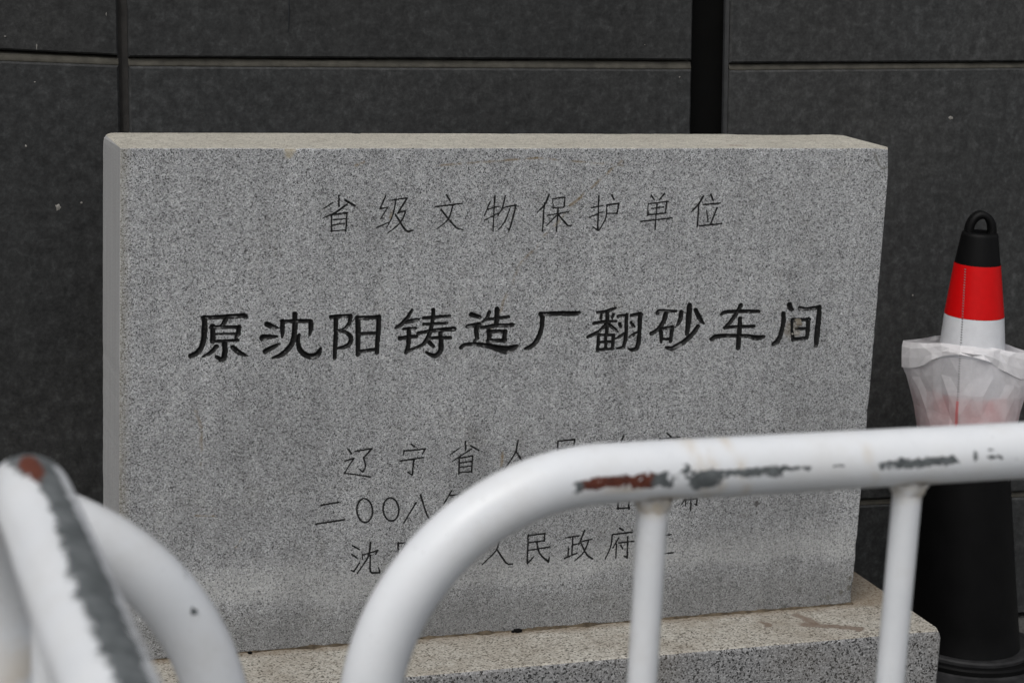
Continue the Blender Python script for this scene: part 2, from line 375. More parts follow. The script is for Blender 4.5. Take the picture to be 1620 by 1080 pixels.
def boxmesh(name, x0, x1, y0, y1, z0, z1, o=(0, 0, 0)):
    v = [(x - o[0], y - o[1], z - o[2]) for x in (x0, x1) for y in (y0, y1) for z in (z0, z1)]
    return pymesh(name, v, [(0, 1, 3, 2), (4, 6, 7, 5), (0, 4, 5, 1), (2, 3, 7, 6), (0, 2, 6, 4), (1, 5, 7, 3)])
TOPZ = zM[1](.5) + 3 * (RH + .012)
X0, X1 = jl0(1.) - 2 * W1 - .1, jr1(1.) + 3 * W1 + .1
link('wall_core', boxmesh('wall_core', X0, X1, YW + PT, YW + .35, 0, TOPZ, off), M_core, wall)
# lumpy sealant beads at the bottom of the horizontal joints
def bead(xa, xb, zlo, zhi, seed):
    r = np.random.default_rng(seed); n = 60; v = []; f = []
    x0, x1 = xa(zlo(xa(1.))), xb(zlo(xb(1.)))
    sm = np.convolve(r.normal(0, 1, n + 12), np.ones(9) / 9, 'same')[6:-6]
    for i in range(n):
        x = x0 + (x1 - x0) * i / (n - 1); lo, hi = zlo(x), zhi(x); d = (hi - lo)
        h = .74 + .12 * float(np.clip(sm[i], -1, 1)); y = YW + .008 + .004 * float(sm[i])
        for yy, z in ((YW + PT - .001, lo - .0005), (YW + .0045, lo - .0005), (YW + .0035, lo + d * .16 + .0012 * sm[i]), (y, lo + d * h), (YW + PT - .001, lo + d * (h + .16))):
            v.append((x - off.x, yy - off.y, z - off.z))
    for i in range(n - 1):
        for k in range(4): f.append((5 * i + k, 5 * i + 5 + k, 5 * i + 6 + k, 5 * i + 1 + k))
    return pymesh('sealant_bead', v, f, True)
for q, (xa, xb, zz) in enumerate(cols[1:4]): link('sealant_bead', bead(xa, xb, zz[0], zz[1], 10 + q), M_seal, wall)
link('sealant_bead', bead(cols[3][0], cols[3][1], z2[0], z2[1], 15), M_seal, wall)
# flush sealant strip in the narrow vertical joint
def strip(x0, x1, za, zb, y):
    v = []; zs = np.linspace(za, zb, 40); r = np.random.default_rng(3)
    for z in zs:
        a, b_ = x0(z) - .001, x1(z) + .001; m_ = a + (b_ - a) * (.45 + .03 * r.normal())
        v += [(a - off.x, y - off.y, z), (m_ - off.x, y + .0035 - off.y, z), (b_ - off.x, y - off.y, z)]
    return pymesh('sealant_strip', v, [(3 * i + k, 3 * i + k + 1, 3 * i + k + 4, 3 * i + k + 3) for i in range(39) for k in (0, 1)])
link('sealant_strip', strip(jl0, jl1, .02, TOPZ, YW + .010), simple('dark_sealant', (.030, .028, .026), .7, .3, .3, 60), wall)
link('lit_return_strip', strip(lambda z: jr1(z) - .0105, lambda z: jr1(z) - .0015, .02, TOPZ, YW + .006), simple('lit_return_grey', (.040, .041, .042), .6, .3, .2, 60), wall)  # added strip: its paler grey paints the light on the panel's return face
# splashes of bird lime and paint on the panels
def blob(name, px, py, rx, ry, mat, seed):
    P = onY(px, py, YW); r = np.random.default_rng(seed); n = 12; v = [(P[0] - off.x, -.0016, P[2] - off.z)]
    for i in range(n):
        a = 2 * math.pi * i / n; k = r.uniform(.55, 1.1)
        v.append((P[0] + rx * k * math.cos(a) - off.x, -.0003, P[2] + ry * k * math.sin(a) - off.z))
    return link(name, pymesh(name, v, [(0, 1 + i, 1 + (i + 1) % n) for i in range(n)], True), mat, wall)
M_lime = simple('pale_splash', (.26, .25, .23), .9, .1, .3, 200)
for px, py, rx, ry in ((92, 328, .0055, .0075), (129, 321, .0022, .002), (58, 74, .0012, .0055), (41, 231, .0018, .0022), (55, 130, .0015, .0015), (1504, 187, .0055, .004),
                       (1075, 122, .0015, .0015), (1444, 467, .0022, .002), (168, 23, .001, .003), (8, 58, .002, .001), (1020, 71, .0012, .0012)):
    blob('splash_mark', px, py, rx, ry, M_lime, int(px))

M_run = simple('dark_run', (.016, .018, .02), .5, .3)
blob('splash_mark', 457, 22, .0016, .034, M_run, 4)

# ------------------------------------------------------------------ granite marker: lettering strokes read off the photo
# every stroke: points (x, y, width) in an enlarged view whose origin and scale are given with it
def Z(ox, oy, s): return lambda pts: [(ox + p[0] / s, oy + p[1] / s, p[2] / s) for p in pts]
Z1, Z2 = Z(290, 470, 5.0625), Z(600, 470, 5.0625)
Z3, Z4 = Z(900, 470, 7.3636), Z(1100, 470, 7.3636)
Z5, Z6 = Z(490, 290, 4.7647), Z(820, 290, 4.7647)
Z7, Z8 = Z(480, 680, 4.05), Z(780, 680, 3.5217)
def ell(cx, cy, rx, ry, wd, tilt=.05):
    return [(cx + rx * math.cos(a) - tilt * ry * math.sin(a) * -1, cy + ry * math.sin(a), wd) for a in np.linspace(0, 2 * math.pi, 25)]
BIG = [
 (Z1, [[(155,165,26),(330,158,34),(490,148,36),(500,162,30)], [(170,165,40),(170,250,42),(165,330,40),(140,410,38),(105,450,40),(60,470,36)], [(345,170,34),(315,225,34)],
       [(235,235,40),(237,300,38),(237,350,40)], [(225,240,30),(340,240,24),(450,240,26)], [(445,240,36),(440,290,36),(425,320,24)], [(255,297,16),(425,292,16)], [(230,358,26),(330,350,20),(440,345,22)],
       [(330,370,38),(335,430,38),(325,490,40),(300,500,36),(265,475,20)], [(265,395,34),(220,445,30),(155,477,12)], [(395,400,30),(450,445,36),(515,472,12)]]),
 (Z1, [[(670,215,40),(710,235,36),(760,247,10)], [(635,325,50),(690,318,34),(748,316,18)], [(655,435,36),(710,405,34),(770,375,16)],
       [(893,135,36),(895,200,38),(888,300,38),(870,370,40),(830,425,40),(780,465,34),(715,485,16)], [(795,195,36),(795,260,34),(793,320,14)], [(790,195,24),(900,192,28),(1020,190,26)],
       [(1020,195,36),(1022,250,34),(1012,305,12)], [(928,300,20),(920,360,30),(935,420,36),(975,460,40),(1030,475,46),(1075,460,44),(1100,410,20)]]),
 (Z1, [[(1185,160,30),(1240,155,30),(1340,150,28)], [(1220,160,30),(1222,300,32),(1215,400,30),(1212,490,24)], [(1340,150,30),(1330,210,26),(1290,255,22),(1235,270,16)],
       [(1235,270,16),(1300,280,24),(1340,320,32),(1335,370,34),(1290,400,30),(1240,408,18)], [(1398,165,34),(1400,300,36),(1398,460,30)], [(1390,168,32),(1480,165,30),(1570,160,30)],
       [(1568,160,36),(1562,260,34),(1555,360,32),(1550,445,30)], [(1405,292,20),(1555,288,20)], [(1400,437,24),(1475,427,24),(1555,417,24)]]),
 (Z2, [[(262,105,22),(225,165,26),(180,215,30),(135,245,22)], [(215,200,26),(270,188,30),(312,178,20)], [(195,255,20),(290,250,22)], [(165,330,30),(240,318,26),(298,315,24)],
       [(238,255,28),(236,330,32),(230,400,30),(215,445,26)], [(215,440,22),(270,415,20),(320,395,22),(350,375,18)], [(355,168,24),(440,160,22),(565,152,20)], [(355,220,22),(450,212,22),(545,208,16)],
       [(310,290,24),(430,268,26),(600,255,36)], [(433,100,28),(430,170,28),(415,250,28),(395,310,30),(360,370,28),(300,405,14)], [(385,330,20),(480,325,22),(570,325,24)],
       [(490,285,26),(494,360,34),(490,430,38),(455,470,34),(415,462,26),(375,440,14)], [(405,365,30),(432,395,24)]]),
 (Z2, [[(735,138,34),(805,160,28)], [(882,120,26),(860,170,24),(830,195,16)], [(860,180,18),(1035,158,22)], [(945,95,36),(942,150,36),(940,215,36)], [(825,245,26),(930,228,26),(1070,222,26)],
       [(882,275,34),(880,350,34)], [(870,275,26),(1015,275,24)], [(1008,275,34),(1000,350,34)], [(870,350,28),(1010,345,26)], [(705,235,30),(750,225,30),(800,218,30)],
       [(785,220,34),(778,280,34),(785,330,26),(760,350,14)], [(655,405,28),(690,380,26),(780,378,28),(880,392,38),(960,412,50),(1020,422,60),(1075,405,44),(1105,390,20)]]),
 (Z2, [[(1290,135,30),(1400,132,32),(1560,130,34),(1600,125,24)], [(1305,140,36),(1305,220,32),(1285,300,34),(1250,365,34),(1205,400,30),(1170,412,20)]]),
 (Z3, [[(325,175,18),(430,165,30),(540,130,28)], [(378,205,26),(375,245,32)], [(520,200,28),(505,240,24)], [(295,305,34),(420,285,28),(555,280,20)], [(448,170,40),(446,300,40),(440,430,36)],
       [(430,320,34),(350,400,36),(220,465,32)], [(470,320,30),(530,370,34),(572,405,14)], [(345,440,30),(342,540,34),(335,625,34)], [(335,440,24),(520,440,24)], [(520,440,34),(515,520,34),(505,605,30)],
       [(345,522,24),(510,520,24)], [(428,440,30),(428,600,30)], [(335,612,30),(515,600,20)], [(575,225,36),(620,212,26),(680,215,22)], [(672,205,36),(668,350,38),(662,480,40),(635,585,36),(560,598,18)],
       [(592,310,36),(605,345,28)], [(640,420,16),(600,455,34),(555,480,16)], [(725,215,30),(800,200,34),(850,200,26)], [(830,195,46),(825,350,46),(815,500,48),(790,600,44),(740,615,36),(695,600,16)],
       [(725,295,28),(755,345,34)], [(790,410,16),(740,445,34),(705,470,16)]]),
 (Z3, [[(1035,185,44),(1050,165,40),(1130,160,26),(1245,165,28)], [(1130,190,50),(1110,270,50),(1060,350,44),(1000,405,40),(960,425,40)], [(1068,360,40),(1075,440,40),(1075,525,26)], [(1065,365,26),(1215,350,26)],
       [(1205,350,44),(1195,430,40),(1185,520,30)], [(1075,490,24),(1195,488,28)], [(1310,175,44),(1295,270,44),(1245,350,16)], [(1405,95,50),(1400,200,62),(1390,320,56),(1375,430,40)],
       [(1475,145,40),(1510,220,50),(1545,280,40),(1580,312,10)], [(1505,340,44),(1440,430,52),(1340,520,52),(1240,580,50),(1195,600,46),(1130,585,24)]]),
 (Z4, [[(310,200,36),(350,175,34),(520,165,36),(740,168,36)], [(530,95,44),(500,160,44),(440,250,40),(380,320,36),(345,360,34)], [(340,355,34),(500,345,30),(685,340,32)],
       [(522,250,44),(516,360,50),(508,480,54),(498,590,48)], [(190,490,44),(260,455,44),(480,450,34),(620,455,40),(720,475,54),(800,460,30)]]),
 (Z4, [[(1095,90,56),(1110,130,50),(1140,150,14)], [(1025,190,44),(1027,280,50),(1000,420,46),(960,510,56),(910,545,40)], [(1215,130,40),(1300,138,36),(1430,120,40)], [(1445,115,44),(1438,250,54),(1420,420,62),(1408,560,44)],
       [(1130,270,36),(1125,380,24),(1140,495,40)], [(1130,265,36),(1330,260,34)], [(1315,260,44),(1310,400,44),(1300,470,36)], [(1135,490,34),(1305,475,30)], [(1180,365,30),(1280,365,26)]]),
]
UPPER = [
 (Z5, [[(175,145,8),(108,190,10)], [(220,95,12),(220,175,10)], [(270,130,16),(340,170,16)], [(280,160,12),(195,220,12),(100,262,6)], [(165,235,10),(165,365,10)], [(165,238,10),(285,222,12)], [(282,222,10),(272,362,10)],
       [(180,275,10),(268,268,8)], [(178,315,10),(262,303,8)], [(160,362,8),(275,352,8)]]),
 (Z5, [[(572,100,12),(528,195,9),(590,180,6),(535,268,9),(560,262,6)], [(505,335,12),(595,295,7)], [(600,130,6),(735,112,12),(665,225,12),(725,205,8),(700,270,12),(660,320,9),(590,375,6)], [(650,130,9),(625,245,8),(580,335,5)],
       [(645,235,10),(725,355,14),(780,355,10)]]),
 (Z5, [[(1030,88,10),(1058,132,10)], [(945,178,10),(1150,153,10)], [(1080,165,8),(1045,270,9),(960,345,6)], [(990,200,12),(1100,330,10),(1155,350,7)]]),
 (Z5, [[(1360,140,10),(1318,245,7)], [(1345,195,8),(1425,175,8)], [(1395,95,10),(1382,362,10)], [(1315,280,8),(1425,225,6)], [(1475,95,10),(1450,190,8),(1420,240,6)],
       [(1455,185,7),(1555,165,12),(1530,270,12),(1505,355,10),(1485,335,6)], [(1510,190,8),(1470,290,9),(1418,355,6)]]),
 (Z6, [[(232,85,14),(200,160,12),(145,218,8)], [(197,150,10),(182,362,10)], [(260,115,8),(262,190,8)], [(260,118,9),(352,105,9),(345,180,9),(262,188,8)], [(220,242,8),(380,215,8)], [(300,190,9),(288,362,10)],
       [(285,245,9),(210,322,6)], [(300,235,10),(370,315,11),(405,318,8)]]),
 (Z6, [[(608,92,10),(598,355,11),(562,328,7)], [(552,185,10),(640,168,8)], [(535,258,10),(642,212,6)], [(705,88,12),(720,120,12)], [(668,165,9),(660,260,9),(608,355,8)], [(665,165,10),(758,152,11),(745,228,10)], [(672,228,7),(745,225,8)]]),
 (Z6, [[(1003,92,12),(1025,125,9)], [(1100,82,12),(1065,122,10)], [(980,155,9),(975,245,9)], [(980,156,8),(1130,137,9)], [(1118,140,9),(1110,225,9)], [(1005,190,8),(1095,180,8)], [(980,238,9),(1112,225,10)],
       [(925,288,10),(1160,262,9)], [(1045,155,9),(1030,350,8)]]),
 (Z6, [[(1395,98,14),(1360,155,12),(1303,218,8)], [(1362,155,11),(1348,330,10)], [(1452,85,12),(1468,128,12)], [(1395,162,10),(1525,150,9)], [(1420,205,9),(1430,290,8)], [(1498,185,12),(1450,305,9)], [(1365,322,10),(1535,305,9)]]),
]
LOWER = [
 (Z7, [[(285,122,8),(308,150,8)], [(330,137,8),(440,118,9),(385,180,7)], [(385,175,8),(398,230,8),(382,270,8),(358,248,5)], [(265,198,8),(325,180,7),(285,240,6),(262,278,7)], [(262,275,8),(330,285,7),(430,300,9)]]),
 (Z7, [[(690,90,9),(712,108,9)], [(645,130,8),(640,160,7)], [(645,135,8),(782,120,9),(762,152,7)], [(620,198,9),(770,176,8)], [(708,190,9),(698,288,9),(668,268,7)]]),
 (Z7, [[(1038,72,9),(1040,128,8)], [(1000,115,7),(940,158,6)], [(1072,100,9),(1125,130,9)], [(1078,120,7),(1040,145,7),(955,200,6)], [(1000,178,8),(995,282,8)], [(1000,180,8),(1085,165,8),(1078,270,8)],
       [(1005,210,7),(1075,200,7)], [(1003,238,7),(1072,230,7)], [(998,272,7),(1078,265,7)]]),
 (Z7, [[(1375,68,9),(1355,150,8),(1280,262,6)], [(1362,135,9),(1420,228,9)]]),
 (Z8, [[(362,60,7),(355,180,7),(395,150,5)], [(362,62,7),(455,52,8),(450,92,7)], [(362,105,7),(450,94,7)], [(365,130,6),(470,112,7)], [(405,100,7),(425,140,8),(480,175,8),(485,150,6)]]),
 (Z8, [[(625,75,7),(690,65,7)], [(655,70,7),(655,138,7)], [(658,105,6),(690,100,6)], [(632,95,6),(632,142,6)], [(615,146,7),(700,132,7)], [(728,32,9),(700,95,7)], [(712,75,7),(770,60,7)], [(748,75,7),(690,152,6)], [(708,82,7),(770,148,8)]]),
 (Z8, [[(970,18,8),(990,35,8)], [(928,50,7),(1040,40,7)], [(930,45,8),(920,110,7),(895,155,6)], [(968,75,7),(940,112,6)], [(956,95,7),(955,160,7)], [(982,98,7),(1050,88,7)], [(1026,65,7),(1025,160,7),(1005,145,6)], [(990,115,6),(1000,130,6)]]),
 (Z7, [[(112,482,9),(225,462,10)], [(80,602,9),(262,574,9)]]),
 (Z7, [ell(393, 515, 50, 76, 9)]),
 (Z7, [ell(561, 508, 50, 73, 9)]),
 (Z7, [[(722,465,9),(645,592,8)], [(750,415,10),(800,560,9),(840,570,8)]]),
 (Z7, [[(950,388,9),(905,465,8)], [(930,420,8),(1030,408,8)], [(930,468,8),(1030,450,8)], [(930,468,9),(930,515,8)], [(870,525,9),(1070,490,9)], [(990,415,9),(985,590,9)]]),
 (Z8, [[(697,345,7),(697,440,7)], [(697,348,7),(757,343,7),(757,440,7)], [(697,394,7),(757,390,7)], [(690,437,7),(760,432,7)]]),
 (Z8, [[(882,352,7),(845,415,6)], [(905,348,7),(950,405,7)], [(890,395,7),(860,448,6),(930,438,7)], [(915,422,7),(938,455,7)]]),
 (Z8, [[(1045,365,7),(1150,352,7)], [(1100,335,7),(1050,415,5)], [(1075,385,7),(1072,420,6)], [(1075,388,7),(1138,380,7),(1135,418,7),(1122,410,5)], [(1103,370,7),(1102,447,7)]]),
 (Z7, [[(315,740,9),(360,765,8)], [(310,795,9),(345,820,8)], [(360,850,8),(325,905,10),(305,898,6)], [(380,795,8),(378,825,7)], [(380,800,8),(478,770,9),(462,795,7)], [(430,720,11),(415,810,9),(345,918,7)],
       [(430,800,9),(428,895,9),(440,915,10),(490,912,9),(482,880,6)]]),
 (Z7, [[(608,720,9),(605,850,9)], [(608,725,8),(655,722,8),(630,770,7),(660,800,7),(640,825,5)], [(688,735,8),(686,850,8)], [(690,738,8),(745,730,8),(740,845,8)], [(690,792,8),(742,786,8)], [(688,848,8),(740,842,8)]]),
 (Z7, [[(895,690,9),(912,712,9)], [(830,735,8),(990,715,8)], [(865,765,8),(862,840,8)], [(865,768,8),(960,755,8),(955,835,8),(940,825,6)], [(910,730,9),(908,885,9)]]),
 (Z7, [[(1258,690,9),(1235,770,8),(1145,862,6)], [(1240,765,9),(1300,850,9),(1342,857,8)]]),
 (Z7, [[(1440,672,8),(1435,855,9),(1478,808,6)], [(1440,675,8),(1548,662,9),(1542,712,8)], [(1445,720,8),(1545,708,8)], [(1440,770,7),(1578,748,9)], [(1495,718,9),(1515,790,9),(1570,845,10),(1575,815,7)]]),
 (Z8, [[(405,600,6),(480,588,7)], [(445,595,7),(440,690,7)], [(445,640,7),(475,632,6)], [(420,650,6),(418,705,6)], [(398,714,8),(468,685,7)], [(510,558,9),(478,640,6)], [(495,620,6),(552,606,7)], [(535,612,7),(505,680,7),(455,728,5)],
       [(490,628,7),(520,690,8),(555,717,8)]]),
 (Z8, [[(705,545,9),(725,558,9)], [(665,582,8),(775,568,8)], [(665,582,8),(655,650,7),(625,718,6)], [(700,600,7),(668,655,6)], [(688,635,7),(685,712,7)], [(700,628,7),(785,618,7)], [(750,595,8),(748,712,8),(730,700,6)], [(712,640,7),(722,660,7)]]),
 (Z8, [[(920,545,8),(930,565,8)], [(860,597,7),(992,582,7)], [(890,612,7),(905,668,7)], [(955,605,8),(935,680,7)], [(845,702,7),(1005,682,7)]]),
]
SW, SH, ST = 1.2, 0.7533, 0.1677
def to_face(strokes, zf):
    out = []
    for s in strokes:
        q = []
        for (px, py, wd) in zf(s):
            x, z = face_xz(px, py); x2, z2_ = face_xz(px + 1, py + 1)
            q.append((x, z, .5 * wd * math.sqrt(abs((x2 - x) * (z2_ - z)))))
        out.append(q)
    return out
marker = empty('stone_marker', (0.6, 0.08, 0))
tag(marker, 'grey granite heritage marker slab engraved with Chinese characters standing on a granite plinth', 'stone marker')
mo = np.array([0.6, 0.08, 0.0])
slab_o = np.array([0.0, 0.0, HP])                    # the slab's own origin: foot of its front left edge
verts, quads, mats = [], [], []                       # collected slab geometry, in slab coordinates
nv = 0
def add(v, q, mi):
    global nv
    v = np.asarray(v, float); q = np.asarray(q, int)
    verts.append(v); quads.append(q + nv); mats.append(np.full(len(q), mi)); nv += len(v)
patches, char_meshes = [], []
def noise2(shape, cell, seed):                        # smooth value noise on a grid
    r = np.random.default_rng(seed); a, b = shape; ga, gb = int(a / cell) + 3, int(b / cell) + 3
    gsrc = r.uniform(-1, 1, (ga, gb)); u = np.arange(a) / cell; v = np.arange(b) / cell
    i, j = u.astype(int), v.astype(int); fu, fv = (u - i)[:, None], (v - j)[None]
    fu = fu * fu * (3 - 2 * fu); fv = fv * fv * (3 - 2 * fv)
    A = gsrc[i][:, j]; B = gsrc[i + 1][:, j]; Cc = gsrc[i][:, j + 1]; D = gsrc[i + 1][:, j + 1]
    return (A * (1 - fu) + B * fu) * (1 - fv) + (Cc * (1 - fu) + D * fu) * fv
def carve(chars, h, rough, slope, dmax, mat, grow):
    faces = [to_face(s, zf) for zf, s in chars]
    allp = np.array([p for c in faces for s in c for p in s])
    x0, z0 = allp[:, 0].min() - .012, allp[:, 1].min() - .012
    x1, z1 = allp[:, 0].max() + .012, allp[:, 1].max() + .012
    nx, nz = int((x1 - x0) / h), int((z1 - z0) / h); x1, z1 = x0 + nx * h, z0 + nz * h
    xs, zs = x0 + np.arange(nx + 1) * h, z0 + np.arange(nz + 1) * h
    sdf = np.full((nx + 1, nz + 1), 1.0); own = np.full((nx + 1, nz + 1), -1)
    for ci, c in enumerate(faces):
        for s in c:
            # densify the stroke with a Catmull-Rom spline
            P = np.array(s)
            if len(P) > 2:
                E = np.vstack([2 * P[0] - P[1], P, 2 * P[-1] - P[-2]]); o = []
                sharp = [False] * len(P)
                for k in range(1, len(P) - 1):
                    a, b_ = P[k, :2] - P[k - 1, :2], P[k + 1, :2] - P[k, :2]
                    sharp[k] = (a @ b_) / (np.linalg.norm(a) * np.linalg.norm(b_) + 1e-12) < .55
                for k in range(len(P) - 1):
                    p0, p1, p2, p3 = E[k], E[k + 1], E[k + 2], E[k + 3]
                    if sharp[k]: p0 = 2 * p1 - p2
                    if sharp[k + 1]: p3 = 2 * p2 - p1
                    for t in np.linspace(0, 1, 5)[:-1]:
                        o.append(.5 * (2 * p1 + (p2 - p0) * t + (2 * p0 - 5 * p1 + 4 * p2 - p3) * t * t + (3 * p1 - p0 - 3 * p2 + p3) * t ** 3))
                o.append(P[-1]); P = np.array(o)
            for a, b_ in zip(P[:-1], P[1:]):
                mr = max(a[2], b_[2]) + 3 * h + .0015
                i0, i1 = int((min(a[0], b_[0]) - mr - x0) / h), int((max(a[0], b_[0]) + mr - x0) / h) + 2
                j0, j1 = int((min(a[1], b_[1]) - mr - z0) / h), int((max(a[1], b_[1]) + mr - z0) / h) + 2
                i0, j0 = max(i0, 0), max(j0, 0)
                X, Zz = xs[i0:i1, None], zs[None, j0:j1]
                d = b_[:2] - a[:2]; L2 = d @ d + 1e-12
                t = np.clip(((X - a[0]) * d[0] + (Zz - a[1]) * d[1]) / L2, 0, 1)
                dist = np.hypot(X - a[0] - t * d[0], Zz - a[1] - t * d[1]) - (a[2] + t * (b_[2] - a[2])) - grow
                sub = sdf[i0:i1, j0:j1]; mk = dist < sub
                sub[mk] = dist[mk]; own[i0:i1, j0:j1][mk] = ci
    sdf += rough * noise2(sdf.shape, .003 / h, 3) + .6 * rough * noise2(sdf.shape, .0012 / h, 5)
    dep = np.clip(-sdf * slope, 0, dmax); dep[0] = dep[-1] = 0; dep[:, 0] = dep[:, -1] = 0
    dep *= 1 + .15 * noise2(sdf.shape, .002 / h, 9)
    V = np.stack([np.repeat(xs[:, None], nz + 1, 1), dep, np.repeat(zs[None], nx + 1, 0)], -1).reshape(-1, 3)
    I = np.arange((nx + 1) * (nz + 1)).reshape(nx + 1, nz + 1)
    Q = np.stack([I[:-1, :-1], I[1:, :-1], I[1:, 1:], I[:-1, 1:]], -1).reshape(-1, 4)
    csd = .25 * (sdf[:-1, :-1] + sdf[1:, :-1] + sdf[1:, 1:] + sdf[:-1, 1:]).ravel()
    cow = np.maximum(np.maximum(own[:-1, :-1], own[1:, 1:]), np.maximum(own[1:, :-1], own[:-1, 1:])).ravel()
    ins = (csd < 0) & (cow >= 0)
    add(V, Q[~ins], 0)
    for ci in range(len(faces)):
        q = Q[ins & (cow == ci)]
        if not len(q): continue
        u, inv = np.unique(q, return_inverse=True)
        char_meshes.append((V[u], inv.reshape(-1, 4), mat))
    patches.append((x0, x1, z0, z1))
carve(BIG, .0008, .00030, 1.0, .0040, M_ink, .0006)
carve(UPPER, .0007, .00015, 1.1, .0016, M_thin, .00025)
carve(LOWER, .0007, .00015, 1.1, .0016, M_thin, .00025)
# plain rectangles between the carved fields
INS = .014
def rect(x0, x1, z0, z1):
    add([(x0, 0, z0), (x1, 0, z0), (x1, 0, z1), (x0, 0, z1)], [(0, 1, 2, 3)], 0)
zprev = INS
for x0, x1, z0, z1 in sorted(patches, key=lambda p: p[2]):
    rect(INS, SW - INS, zprev, z0); rect(INS, x0, z0, z1); rect(x1, SW - INS, z0, z1); zprev = z1
rect(INS, SW - INS, zprev, SH - INS)
# rim: worn arrises, sides, top and back
def perimeter():
    out = []
    for (a, b_, n, side) in (((0, 0), (SW, 0), 160, 'b'), ((SW, 0), (SW, SH), 110, 'r'), ((SW, SH), (0, SH), 220, 't'), ((0, SH), (0, 0), 110, 'l')):
        for k in range(n):
            t = k / n; out.append((a[0] + (b_[0] - a[0]) * t, a[1] + (b_[1] - a[1]) * t, side))
    return out
per = perimeter(); N = len(per)
jit = lambda s: np.convolve(np.random.default_rng(s).normal(0, 1, N + 8), np.ones(3) / 3, 'same')[4:-4]
j1, j2, j3 = jit(1), jit(2), jit(3)
slow = np.convolve(np.random.default_rng(8).normal(0, 1, N + 40), np.ones(21) / 21 * 4, 'same')[20:-20]
def rinset(p, d, rc):                                 # inset with a rounded corner
    qx = min(max(p[0], d + rc), SW - d - rc); qz = min(max(p[1], d + rc), SH - d - rc); vx, vz = p[0] - qx, p[1] - qz
    if abs(vx) > 1e-9 and abs(vz) > 1e-9:
        L_ = math.hypot(vx, vz); return (qx + vx / L_ * rc, qz + vz / L_ * rc)
    return inset(p, d)
def inset(p, d):
    return (min(max(p[0], d), SW - d), min(max(p[1], d), SH - d))
rings = [[] for _ in range(8)]
chips = [((face_xz(458, 236)), .012, .003), ((face_xz(835, 236)), .007, .003), ((face_xz(1180, 236)), .006, .002), ((face_xz(1404, 250)), .02, .0055), ((SW, SH), .012, .006), ((.99, 0), .006, .003), ((SW, .02), .02, .006), ((SW, .10), .012, .004), ((SW, .33), .012, .003), ((.30, SH), .01, .002)] + [((random.uniform(.02, SW), SH), random.uniform(.003, .008), random.uniform(.0008, .0022)) for _ in range(14)] + [((SW, random.uniform(.02, SH)), random.uniform(.003, .008), random.uniform(.001, .003)) for _ in range(12)] + [((0, random.uniform(.02, SH)), random.uniform(.003, .007), random.uniform(.0008, .002)) for _ in range(8)]
for i, (x, z, sd_) in enumerate(per):
    c = sum(dd * math.exp(-((x - q[0]) ** 2 + (z - q[1]) ** 2) / rr ** 2) for q, rr, dd in chips)
    b1 = .0016 + .0007 * abs(j1[i]) + c; b2 = .0016 + .0007 * abs(j2[i]) + .8 * c
    bb = .006 + .0012 * abs(j3[i])
    bb += .004 * math.exp(-((x ** 2 + (SH - z) ** 2) / .016 ** 2)) + .012 * math.exp(-(((SW - x) ** 2 + (SH - z) ** 2) / .02 ** 2))
    if abs(x - .38) < .004 and sd_ == 't': bb += .006
    wob = .0006 * slow[i]
    p0 = inset((x, z), INS); p1 = inset((x, z), b1); p2 = inset((x, z), .3 * b1)
    rings[0].append((p0[0], 0, p0[1])); rings[1].append((p1[0], 0, p1[1])); rings[2].append((p2[0], .3 * b2, p2[1]))
    rc = .011 if x < .3 and z > .5 else .003
    pe = inset((x, z), max(0.0, -wob)); rings[3].append((pe[0], b2, pe[1])); pf_ = rinset((x, z), max(0.0, -wob), rc); rings[4].append((pf_[0], ST - bb, pf_[1]))
    p5 = rinset((x, z), .3 * bb, rc); rings[5].append((p5[0], ST - .3 * bb, p5[1])); p6 = rinset((x, z), bb, rc); rings[6].append((p6[0], ST, p6[1]))
    p7 = inset((x, z), .03); rings[7].append((p7[0], ST, p7[1]))
V = np.array([p for r in rings for p in r])
for k in range(7):
    q, mi = [], []
    for i in range(N):
        j = (i + 1) % N; q.append((k * N + i, k * N + j, (k + 1) * N + j, (k + 1) * N + i))
        s_ = per[i][2]; mi.append(0 if k < 2 else (1 if s_ == 't' else 2))
    q = np.array(q); mi = np.array(mi)
    if k == 0: base_i = nv; verts.append(V); nv += len(V)
    quads.append(q + base_i); mats.append(mi)
add([(.03, ST, .03), (SW - .03, ST, .03), (SW - .03, ST, SH - .03), (.03, ST, SH - .03)], [(3, 2, 1, 0)], 2)
slab = link('slab', npmesh('slab', np.concatenate(verts), np.concatenate(quads), False, np.concatenate(mats)), [M_face, M_top, M_side], marker)
slab.location = slab_o - mo
slab['label'] = 'upright grey granite slab with five rows of engraved characters'
for v, q, mt in char_meshes:
    link('engraved_character', npmesh('engraved_character', v, q, False), mt, slab)
# dried mud packed into the last large character
def lump(cx, cz, rx, rz, hgt, seed, y0=.0022):
    r = np.random.default_rng(seed); n, k = 18, 5; v = [(cx, y0 - hgt, cz)]; f = []
    for a in range(1, k + 1):
        for i in range(n):
            t = 2 * math.pi * i / n; rr = a / k * (1 + .22 * math.sin(3 * t + seed) + r.uniform(-.07, .07))
            v.append((cx + rx * rr * math.cos(t), y0 - hgt * (1 - (a / k) ** 2) * r.uniform(.7, 1.2), cz + rz * rr * math.sin(t)))
    for i in range(n):
        f.append((0, 1 + i, 1 + (i + 1) % n))
        for a in range(k - 1): f.append((1 + a * n + i, 1 + (a + 1) * n + i, 1 + (a + 1) * n + (i + 1) % n, 1 + a * n + (i + 1) % n))
    return pymesh('mud_patch', v, f, True)
cx, cz = face_xz(1264, 512); link('mud_patch', lump(cx, cz, .0095, .0085, .0034, 2), M_mud, slab)
